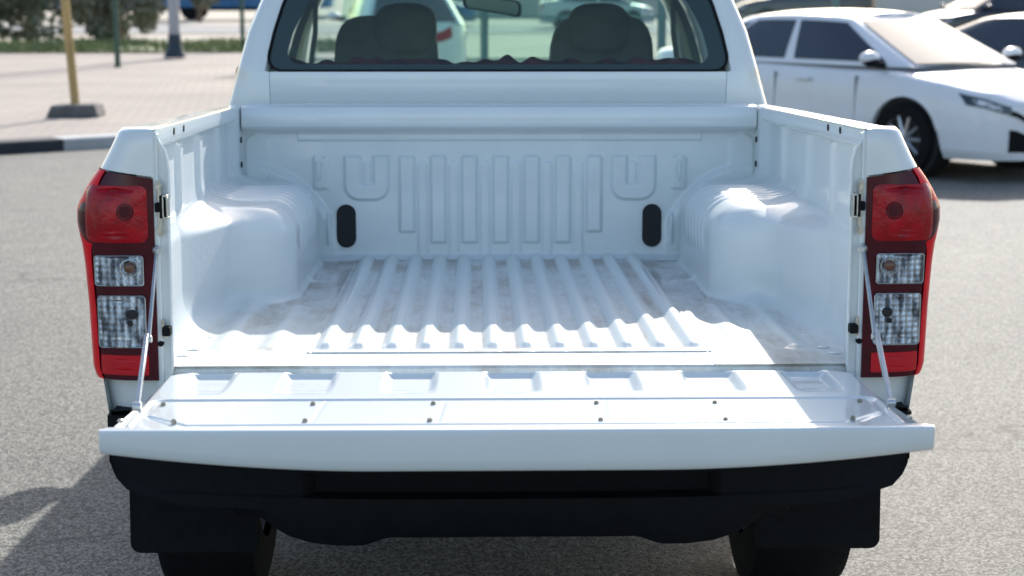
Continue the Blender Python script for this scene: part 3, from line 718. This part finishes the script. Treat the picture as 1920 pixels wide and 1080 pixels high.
P = np.array([[(f*.58, y, 1.722+.02*(1-f*f)) for f in np.linspace(-1, 1, 8)] for y in np.linspace(2.0, 3.45, 6)]); gridmesh('headliner', P, trimm, cab, thick=(0, 0, .004))
# seats
def blob(name, c, hx, hy, hz, m, par, ex=3.2, tilt=0, top=1., **kw):
    n1, n2 = 26, 40; V = []
    for i in range(n1+1):
        v_ = -math.pi/2+math.pi*i/n1
        for k in range(n2):
            u_ = 2*math.pi*k/n2; f = lambda t_, e: math.copysign(abs(t_)**(2/e), t_)
            x = hx*f(math.cos(v_), ex)*f(math.cos(u_), ex); y = hy*f(math.cos(v_), ex)*f(math.sin(u_), ex); z = hz*f(math.sin(v_), ex)
            x *= 1+(top-1)*(z/hz*.5+.5); y += tilt*z
            V.append((c[0]+x, c[1]+y, c[2]+z))
    Fm = [(i*n2+k, i*n2+(k+1) % n2, (i+1)*n2+(k+1) % n2, (i+1)*n2+k) for i in range(n1) for k in range(n2)]
    return mk(name, V, Fm, m, par, ang=60, **kw)
for s, hx_ in ((-1, -.335), (1, .395)):
    st = empty('front_seat'); st.parent = truck
    blob('backrest', (s*.41, 3.06, 1.27), .205, .075, .295, seatm, st, tilt=-.18, top=.97, ex=4.5)
    blob('headrest', (hx_, 2.97, 1.515), .118, .055, .095, seatm, st, ex=2.9)
    blob('seat_cushion', (s*.42, 3.35, .95), .26, .27, .09, seatm, st)
rs = empty('rear_seat'); rs.parent = truck
blob('backrest', (0, 2.08, 1.13), .66, .09, .225, seatm, rs, ex=6, tilt=-.08); blob('seat_cushion', (0, 2.35, .90), .66, .26, .08, seatm, rs, ex=6)
# interior mirror
mi = MB().prism(rrpoly(-.125, .125, -.034, .034, .022), lambda a, b: (a+.0, 3.72, 1.617+b-.16*a), lambda a, b: (a*.9, 3.75, 1.617+b*.8-.16*a)).tube([(0, 3.745, 1.63), (0, 3.66, 1.70)], .009, 8)
mi = mi.build('interior_mirror', plastic, cab, bevel=.003)
MB().prism(rrpoly(-.11, .11, -.026, .026, .016), lambda a, b: (a, 3.7185, 1.617+b-.16*a), lambda a, b: (a, 3.7205, 1.617+b-.16*a)).build('mirror_glass', trimm, mi)
# rippled strip standing in for the reddish reflections low in the rear window
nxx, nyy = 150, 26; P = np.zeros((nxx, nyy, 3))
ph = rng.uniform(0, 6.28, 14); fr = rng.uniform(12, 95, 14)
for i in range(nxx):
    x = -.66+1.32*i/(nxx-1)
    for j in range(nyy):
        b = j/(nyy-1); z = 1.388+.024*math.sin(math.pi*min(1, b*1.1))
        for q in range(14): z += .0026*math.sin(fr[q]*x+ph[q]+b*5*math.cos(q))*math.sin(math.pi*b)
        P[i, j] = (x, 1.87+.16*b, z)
cl = gridmesh('reflection_strip', P, reflm, None, thick=(0, 0, -.05), label='dark red and black rippled strip standing in for reflections along the bottom of the rear window', cat='window reflection')
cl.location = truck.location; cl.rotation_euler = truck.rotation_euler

# ================================================================== SETTING
mk('asphalt', [(-400, -60, 0), (400, -60, 0), (400, 900, 0), (-400, 900, 0)], [(0, 1, 2, 3)], asph, smooth=False, kind='structure')
kd = Vector((.80, .60, 0)).normalized(); kn = Vector((-kd.y, kd.x, 0)); K0 = Vector((-4.74, 13.25, 0))
def KP(a, b, z): p = K0+kd*a+kn*b; return (p.x, p.y, z)
def strip(name, a0, a1, b0, b1, z, m, **kw): return mk(name, [KP(a0, b0, z), KP(a1, b0, z), KP(a1, b1, z), KP(a0, b1, z)], [(0, 1, 2, 3)], m, smooth=False, **kw)
strip('pavement', -40, 60, .30, 60, .118, paver, kind='structure')
# kerb, painted black and white by turns
V, Fk, mi_ = [], [], []
for i in range(-14, 22):
    a0 = i*1.0-.34; n0 = len(V)
    V += [KP(a, b, z) for a in (a0+.005, a0+.995) for b, z in ((0, -.02), (.0, .100), (.02, .118), (.30, .122), (.30, -.02))]
    f5 = [(0, 1, 2, 3, 4), (9, 8, 7, 6, 5), (0, 5, 6, 1), (1, 6, 7, 2), (2, 7, 8, 3), (3, 8, 9, 4)]
    Fk += [tuple(q+n0 for q in f) for f in f5]; mi_ += [i % 2]*6
kb = mk('kerb', V, Fk, [kerbb, kerbw], smooth=False, kind='structure', recalc=False)
kb.data.polygons.foreach_set('material_index', [1-m_ if False else m_ for m_ in mi_])
def quad(name, pts, z, m, **kw): return mk(name, [(x, y, z) for x, y in pts], [(0, 1, 2, 3)], m, smooth=False, **kw)
quad('grass_verge', ((-60, 33.0), (-2, 37.5), (-2, 46), (-60, 42.5)), .150, soilm, kind='structure')
quad('sand_ground', ((-160, 43.0), (200, 43.0), (200, 400), (-160, 400)), .135, sandm, kind='structure')
quad('sand_strip', ((-2.3, 33.0), (120, 33.0), (120, 43.1), (-2.3, 43.1)), .142, sandm, kind='structure')
quad('far_road', ((-160, 52), (160, 56), (160, 68), (-160, 66)), .160, roadm, kind='structure')
# grass tufts
V, Fm = [], []
for _ in range(9000):
    x = random.uniform(-17, -3); y = random.uniform(33.1+.077*(x+60)*.0+max(0, (x+60)*.078), 44)
    if math.sin(x*1.7)+math.sin(y*1.3+x)+random.random()*1.6 < .2: continue
    h = random.uniform(.05, .24); a = random.uniform(0, 6.28); dx_, dy_ = .035*math.cos(a), .035*math.sin(a); n0 = len(V)
    V += [(x-dx_, y-dy_, .145), (x+dx_, y+dy_, .145), (x+random.uniform(-.1, .1), y+random.uniform(-.1, .1), .145+h)]; Fm.append((n0, n0+1, n0+2))
mk('grass', V, Fm, grassm, smooth=False, recalc=False, kind='stuff', label='patchy green grass growing on the verge behind the pavement', cat='grass')
# trees
def tree(x, y, zc, rx, rz, n, lm, label, z0=.14, seed=1, leaf=.11):
    rg = random.Random(seed); root = empty('tree', (x, y, z0), label=label, cat='tree')
    mb = MB().tube([(0, 0, 0), (.05, .02, zc*.4), (-.03, 0, zc)], [.14, .11, .05], 10)
    for k in range(6):
        a = k*1.05+rg.random(); mb.tube([(0, 0, zc*.25+.08*k), (rx*.35*math.cos(a), rx*.35*math.sin(a), zc*.8), (rx*.7*math.cos(a), rx*.7*math.sin(a), zc+rz*.3)], [.06, .04, .015], 6)
    mb.build('trunk', bark, root)
    cl_ = []
    for _ in range(26):
        a = rg.uniform(0, 6.28); q = rg.uniform(.2, .95); e = rg.uniform(-.9, .95)
        cl_.append((rx*q*math.cos(a)*math.sqrt(1-e*e*.8), rx*q*math.sin(a)*math.sqrt(1-e*e*.8), zc+rz*e, rg.uniform(.22, .42)*rx))
    V, Fm = [], []
    for _ in range(n):
        c = rg.choice(cl_); d = Vector((rg.gauss(0, 1), rg.gauss(0, 1), rg.gauss(0, 1))).normalized()*c[3]*rg.uniform(.55, 1.08)
        p = Vector(c[:3])+d; 
        if p.z < .12: p.z = .12+rg.random()*.2
        t1 = Vector((rg.gauss(0, 1), rg.gauss(0, 1), rg.gauss(0, 1))).normalized(); t2 = t1.orthogonal().normalized(); l_ = leaf*rg.uniform(.6, 1.3); n0 = len(V)
        V += [p-t1*l_, p+t2*l_*.5, p+t1*l_, p-t2*l_*.5]; Fm.append((n0, n0+1, n0+2, n0+3))
    mk('crown', V, Fm, lm, root, smooth=False, recalc=False)
tree(-12.6, 45.0, 2.0, 2.0, 1.75, 9000, leafm, 'large dark green bushy tree at the far left behind the yellow pole', seed=3)
tree(-9.75, 43.0, 1.7, 1.15, 1.45, 6000, leafd, 'olive bushy tree between the yellow pole and the green pole', seed=5)
tree(-15.6, 47.5, 2.0, 1.8, 1.8, 5000, leafd, 'olive tree cut by the left edge behind the dark bushy tree', seed=9)
tree(-12.7, 75.5, 2.6, 1.3, 1.9, 3500, leafd, 'small grey green tree standing in front of the blue lorry', seed=8, leaf=.16)
# poles
yp = empty('yellow_pole', (-4.80, 16.75, .12), label='faded yellow pole standing in a dark concrete block on the pavement', cat='pole')
MB().tube([(0, 0, .1), (-.085, 0, 1.6), (-.17, 0, 3.2)], .052, 18).build('post', yel, yp)
MB().prism([(-.31, 0), (-.24, .14), (.27, .15), (.31, 0)], lambda a, b: (a, -.22, b), lambda a, b: (a, .24, b)).build('concrete_block', concrete, yp, bevel=.02)
def pole(name, x, y, z, r, h, m, label, base=None, cat='pole', top=None):
    e = empty(name, (x, y, z), label=label, cat=cat)
    MB().tube([(0, 0, 0), (0, 0, h)], r, 14).build('post', m, e)
    if base: MB().tube([(0, 0, 0), (0, 0, .18), (0, 0, base[1])], [base[0]*1.9, base[0]*1.25, base[0]], 14).build('base', base[2], e)
    else: MB().box(-.09, .09, -.09, .09, 0, .012).build('base_plate', m, e)
    return e
pole('green_pole', -6.96, 29.6, .12, .055, 4.5, green, 'thin dark green pole on the brick pavement between the olive tree and the lamp post')
pole('lamp_post', -6.55, 33.6, .15, .125, 7, lampm, 'thick grey lamp post with a flared dark base at the grass edge', (.135, .50, mat('dark_base', (.02, .035, .05), .6, var=.2)), 'lamp post')
pole('green_pole', -5.72, 38.3, .15, .055, 4.5, green, 'thin dark green pole standing in the grass right beside the pickup cab')
# blue lorry far left
bl = empty('blue_lorry', (-15.2, 81, .13), label='long blue lorry parked far away behind the lamp post', cat='lorry')
MB().box(-6, 6, -1.2, 1.2, .60, 2.0).build('cargo_body', car_blue, bl, bevel=.05)
MB().prism([(6.15, .6), (8.1, .6), (8.2, 1.6), (7.6, 2.9), (6.15, 2.9)], lambda a, b: (a, -1.2, b), lambda a, b: (a, 1.2, b)).build('cab', car_blue, bl, bevel=.08)
for wx in (-4.6, -3.3, 6.9, 1.4): [MB().tube([(wx, y_-.15, .5), (wx, y_+.15, .5)], .5, 20).build('wheel', rubber, bl) for y_ in (-1, 1)]
MB().box(-6, 7, -.5, .5, .45, .595).build('chassis', plastic, bl)

# ---- cars
def make_car(loc, deg, L=4.6, W=1.78, H=1.435, body=car_white, label='', wscreen=tint, suv=False, hatch=False, group=None, tail=False):
    root = empty('parked_car', (loc[0], loc[1], loc[2] if len(loc) > 2 else 0), (0, 0, R_(deg)), label=label, cat='car', group=group)
    h = L/2; wb = .587*L/2; axf, axr = wb*.98, -wb*1.0; rw = .325 if not suv else .39
    sc_ = H/1.435
    def w_(x): return W/2*(1-abs(x/h)**8)**(1/3.2) if abs(x) < h else 0
    if hatch: tz = [(-h, .62), (-h*.995, .86), (-h*.96, .98), (-h*.8, 1.02), (-.5, .98), (.9, .94), (1.15, .93), (h*.8, .86), (h*.93, .78), (h*.985, .70), (h, .55)]
    else: tz = [(-h, .66), (-h*.985, .92), (-h*.95, 1.03), (-h*.7, 1.06), (-.6, .98), (.9, .94), (1.1, .935), (h*.72, .86), (h*.90, .77), (h*.975, .68), (h, .52)]
    tx_, tzz = [a for a, b in tz], [b*sc_ for a, b in tz]
    def Sf(x, v):
        zt = float(np.interp(x, tx_, tzz)); w0 = w_(x); zb = .19
        for ax in (axf, axr):
            d = (rw+.045)**2-(x-ax)**2
            if d > 0: zb = max(zb, rw+math.sqrt(d))
        prof = [(0.0, .93, 0), (.06, .985, .12), (.30, 1.0, .38), (.5, .995, .62), (.62, .985, .78), (.72, .95, .93), (.80, .86, .985), (.88, .6, 1.0), (1.0, 0, 1.015)]
        vs = [p[0] for p in prof]; k = float(np.interp(v, vs, [p[1] for p in prof])); f = float(np.interp(v, vs, [p[2] for p in prof]))
        z = .19+(zt-.19)*f
        return k*w0, max(z, zb) if v < .62 else z
    xsn = [h*math.sin(a) for a in np.linspace(-math.pi/2*.995, math.pi/2*.995, 110)]
    vs = list(np.linspace(0, 1, 34))
    P = []
    for x in xsn:
        half = [Sf(x, v) for v in vs]; P.append([(x, a, b) for a, b in half]+[(x, -a, b) for a, b in half[::-1][1:]])
    P = np.array(P); nu, nv = P.shape[:2]
    bo = mk('body', P.reshape(-1, 3).tolist(), grid_faces(nu, nv)+[tuple(range(nv)), tuple(range((nu-1)*nv, nu*nv))[::-1]], body, root, ang=40)
    def patch(name, x0, x1, v0, v1, m, sides=(1, -1), off=.006, n=14, skew=0):
        for sd_ in sides:
            G = np.zeros((n, n, 3))
            for i in range(n):
                for j in range(n):
                    b = j/(n-1); aa = i/(n-1)
                    A0, A1 = math.asin(max(-1, min(1, x0/h))), math.asin(max(-1, min(1, x1/h)))
                    x = h*math.sin(A0+(A1-A0)*aa)+skew*b; x = max(-h*.9999, min(h*.9999, x)); y, z = Sf(x, v0+(v1-v0)*b)
                    G[i, j] = (x+off*(1 if x > 0 else -1)*(abs(x/h)**8), sd_*(y+off), z+off*.4*b)
            gridmesh(name, G, m, bo, ang=50)
    def face(name, y0, y1, v0, v1, m, v2=None, n=24, off=.006):
        G = np.zeros((n, 8, 3))
        for i in range(n):
            yy_ = y0+(y1-y0)*i/(n-1); fy = abs(yy_)/(W/2)
            for j in range(8):
                b = j/7; lo_ = v0 if v2 is None else v0+(v2-v0)*fy
                v_ = lo_+(v1-lo_)*b; k_ = float(np.interp(v_, [0, .06, .30, .5, .62, .72, .8, .88, 1], [.93, .985, 1, .995, .985, .95, .86, .6, 0]))
                x = h*(1-min(.999, fy/k_)**3.2)**(1/8) if fy/k_ < .999 else h*.4
                G[i, j] = (x+off, yy_*(1+off), Sf(min(x, h*.9999), v_)[1])
        gridmesh(name, G, m, bo, ang=50)
    for sg in (1, -1): face('headlight', sg*W*.32, sg*W*.452, .61, .70, tint); face('lamp_unit', sg*W*.36, sg*W*.435, .63, .68, facet, off=.010)
    face('grille_bar', -W*.33, W*.33, .60, .66, plastic)
    face('lower_grille', -W*.33, W*.33, .14, .42, plastic, v2=.05)
    patch('tail_light', -h*.9995, -h*.965, .60, .74, red_lens)
    # greenhouse
    Hh = H; x0g, x1g = (1.28, .42) if not (suv or hatch) else (1.25, .62)
    xr0, xr1 = (-h*.86, -h*.42) if not (suv or hatch) else (-h*.97, -h*.82)
    if hatch: xr0, xr1 = -h*.955, -h*.66
    belt = .965*sc_
    def G_(x_t, v):      # x_t in 0..1 along, v 0 belt..1 roof
        xb = x0g+(xr0-x0g)*x_t; xt = x1g+(xr1-x1g)*x_t; x = xb+(xt-xb)*v
        wb_ = W/2*.945*(1-abs((x_t-.5)*2)**6*.16); wt = W/2*.70*(1-abs((x_t-.5)*2)**5*.12)
        roofz = Hh-.035*(abs(x_t-.45)*2)**2.2
        return x, wb_+(wt-wb_)*v**1.1, belt-.02+(roofz-.05-belt+.02)*v
    nX, nV = 40, 12; P = []
    for i in range(nX):
        xt = i/(nX-1); row = []
        for j in range(nV): row.append(G_(xt, j/(nV-1)))
        x, y, z = row[-1]
        for f in (.9, .7, .35, 0): row.append((x, y*f, z+.05*(1-f*f)+.004))
        P.append(row+[(a, -b, c) for a, b, c in row[::-1][1:]])
    P = np.array(P); nu, nv = P.shape[:2]
    mk('cabin', P.reshape(-1, 3).tolist(), grid_faces(nu, nv)+[tuple(range(nv)), tuple(range((nu-1)*nv, nu*nv))[::-1]], body, root, ang=40)
    def gp(name, cs, m, sides=(1, -1), n=12, off=.006):
        for sd_ in sides:
            Q = np.zeros((n, n, 3))
            for i in range(n):
                for j in range(n):
                    a, b = i/(n-1), j/(n-1)
                    t_ = (cs[0][0]*(1-a)+cs[1][0]*a)*(1-b)+(cs[3][0]*(1-a)+cs[2][0]*a)*b; v_ = (cs[0][1]*(1-a)+cs[1][1]*a)*(1-b)+(cs[3][1]*(1-a)+cs[2][1]*a)*b
                    x, y, z = G_(t_, v_); Q[i, j] = (x, sd_*(y+off), z)
            gridmesh(name, Q, m, root, ang=50)
    gp('side_window', ((.055, .10), (.40, .10), (.40, .90), (.06, .90)), tint)
    gp('side_window', ((.44, .10), (.80, .10), (.76, .90), (.44, .90)), tint)
    gp('quarter_window', ((.82, .12), (.93, .14), (.86, .84), (.79, .88)), tint)
    for nm, e_, mm in (('windscreen', 0., wscreen), ('rear_window', 1., tint)):
        Q = np.zeros((12, 12, 3))
        for i in range(12):
            for j in range(12):
                f = -1+2*i/11; v_ = .06+.90*j/11; x, y, z = G_(e_, v_); Q[i, j] = (x+(.02+.05*(1-f*f))*(1 if e_ == 0 else -1), y*.91*f, z+.006)
        gridmesh(nm, Q, mm, root, ang=50)
    for sd_ in (1, -1):
        mm = MB().sphere((1.02, sd_*(W/2+.09), belt+.06), .10, 8, (.75, 1.1, .60)); mm.build('door_mirror', body, root)
        MB().sphere((1.03, sd_*(W/2+.085), belt+.035), .092, 8, (.75, 1.05, .5)).build('mirror_base', plastic, root)
        MB().tube([(1.02, sd_*(W/2-.10), belt-.01), (1.02, sd_*(W/2+.06), belt+.02)], .03, 8).build('mirror_arm', plastic, root)
        for dxh in (.15, -.85): MB().box(dxh-.09, dxh+.09, *sorted((sd_*(W/2-.01), sd_*(W/2+.03))), .80*sc_, .83*sc_).build('door_handle', body, root, bevel=.008)
        for xg in (.78, -.22, -1.02): MB().box(xg-.0018, xg+.0018, *sorted((sd_*(W/2-.03), sd_*(W/2+.0016))), .25, .86*sc_).build('door_gap', gapm, root)
        for ax in (axf, axr):
            y0, y1 = sorted((sd_*(W/2-.225), sd_*(W/2-.005)))
            wh = MB(); pts = 36; V = []; Fm = []
            pr = [(y0, rw*.64), (y0, rw*.95), (y0+.03, rw), (y1-.03, rw), (y1, rw*.95), (y1, rw*.68)]
            for k in range(pts):
                t_ = 2*math.pi*k/pts
                for (yy_, rr) in pr: V.append((ax+rr*math.cos(t_), yy_, rw+rr*math.sin(t_)))
            for k in range(pts):
                for i in range(5): Fm.append((k*6+i, k*6+i+1, ((k+1) % pts)*6+i+1, ((k+1) % pts)*6+i))
            we = mk('wheel', V, Fm, rubber, root, ang=35)
            mb = MB(); yo = sd_*(W/2-.03)
            mb.tube([(ax+rw*.66*math.cos(t_), yo, rw+rw*.66*math.sin(t_)) for t_ in np.linspace(0, 2*math.pi, 37)], .012, 6)
            for k in range(10):
                t_ = 2*math.pi*k/10; mb.tube([(ax, yo-sd_*.01, rw), (ax+rw*.65*math.cos(t_), yo, rw+rw*.65*math.sin(t_))], [.022, .014], 6)
            mb.build('rim', alloy, we)
            MB().tube([(ax, yo-sd_*.10, rw), (ax, yo-sd_*.04, rw)], rw*.62, 24).build('brake_disc', plastic, we)
            MB().tube([(ax, yo-sd_*.24, rw+.02), (ax, yo-sd_*.02, rw+.02)], rw+.05, 30, cap=True).build('wheel_well', dark, we)
    MB().box(-h*.86, h*.74, -W/2*.80, W/2*.80, .17, .40).build('underbody', plastic, root)
    return root
def W2(px_dist, deg_): pass
HD = -55.
fwd = Vector((math.cos(R_(HD)), math.sin(R_(HD)), 0))
# near front wheel (right-hand side of the car) stands at (3.70, 11.25)
def place_by_wheel(wx, wy, deg, L, W, side=-1):
    f = Vector((math.cos(R_(deg)), math.sin(R_(deg)), 0)); l_ = Vector((-f.y, f.x, 0)); wb = .587*L/2*.98
    p = Vector((wx, wy, 0))-f*wb-l_*(side*(W/2-.1)); return (p.x, p.y)
c1 = place_by_wheel(3.70, 11.17, HD, 4.63, 1.78)
make_car(c1, HD, 4.63, 1.78, 1.42, car_white, 'white sedan parked on the asphalt just right of the pickup', wscreen=sedan_glass)
l_ = Vector((-fwd.y, fwd.x, 0))
c2 = (c1[0]+l_.x*3.9-fwd.x*.3, c1[1]+l_.y*3.9-fwd.y*.3)
make_car(c2, HD, 4.6, 1.80, 1.36, car_dark, 'black low sedan parked beyond the white sedan at the right edge')
c3 = (c1[0]+l_.x*8.2+fwd.x*.2, c1[1]+l_.y*8.2+fwd.y*.2)
make_car(c3, HD, 4.7, 1.82, 1.43, car_silver, 'pale silver sedan whose roof shows behind the black sedan at the top right')
make_car((11.6, 57, .15), 176, 4.9, 1.9, 1.85, car_dark, 'black off road car far behind the white sedan, beside the pickup cab', suv=True)
make_car((-1.25, 23.4, .118), 99, 4.1, 1.72, 1.50, car_white, 'white hatchback with a red tail light seen through the cab windows', hatch=True)
make_car((13.9, 42, .145), 200, 4.6, 1.8, 1.45, car_dark, 'dark sedan farthest back in the top right, beyond the pale silver sedan')
# ---- fence seen through the cab
fe = empty('picket_fence', (0, 30, .12), label='tall teal metal fence of thin upright bars beyond the pickup cab', cat='fence')
teal = mat('teal_paint', (.10, .20, .20), .5, var=.1, vscale=5)
mb = MB()
for i in range(120): x = -3.2+i*.085; mb.box(x-.008, x+.008, -.008, .008, .05, 2.6)
mb.build('bars', teal, fe, smooth=False)
MB().box(-3.25, 7.0, -.03, .03, .92, .98).box(-3.25, 7.0, -.03, .03, 2.45, 2.52).box(-3.25, 7.0, -.03, .03, .10, .16).build('rail', teal, fe)
for x in (-3.25, .12, 3.6, 7.0): MB().box(x-.07, x+.07, -.07, .07, 0, 2.7).build('post', teal, fe, bevel=.01)
MB().tube([(0, 0, 0), (0, 0, .34), (0, 0, .36)], [.055, .055, .03], 14).build('bollard', green, None, label='short dark bollard on the sand in front of the fence', cat='bollard').location = (1.42, 28.8, .14)
# pale long wall beyond the fence
wl = MB().box(-6, 42, 92, 92.3, 0, 3.2); wl.build('boundary_wall', mat('pale_render', (.55, .53, .48), .9, var=.08, vscale=.5), None, label='long pale rendered wall far behind the fence', cat='wall')
for nm, x, y, dg, m_, lb in (('t', 4.6, 62, 5, car_silver, 'light grey car parked beyond the fence right of the cab mirror'), ('u', -2.2, 66, 0, car_blue, 'blue car parked beyond the fence left of the cab mirror')):
    make_car((x, y, .165), dg, 4.4, 1.75, 1.45, m_, lb)
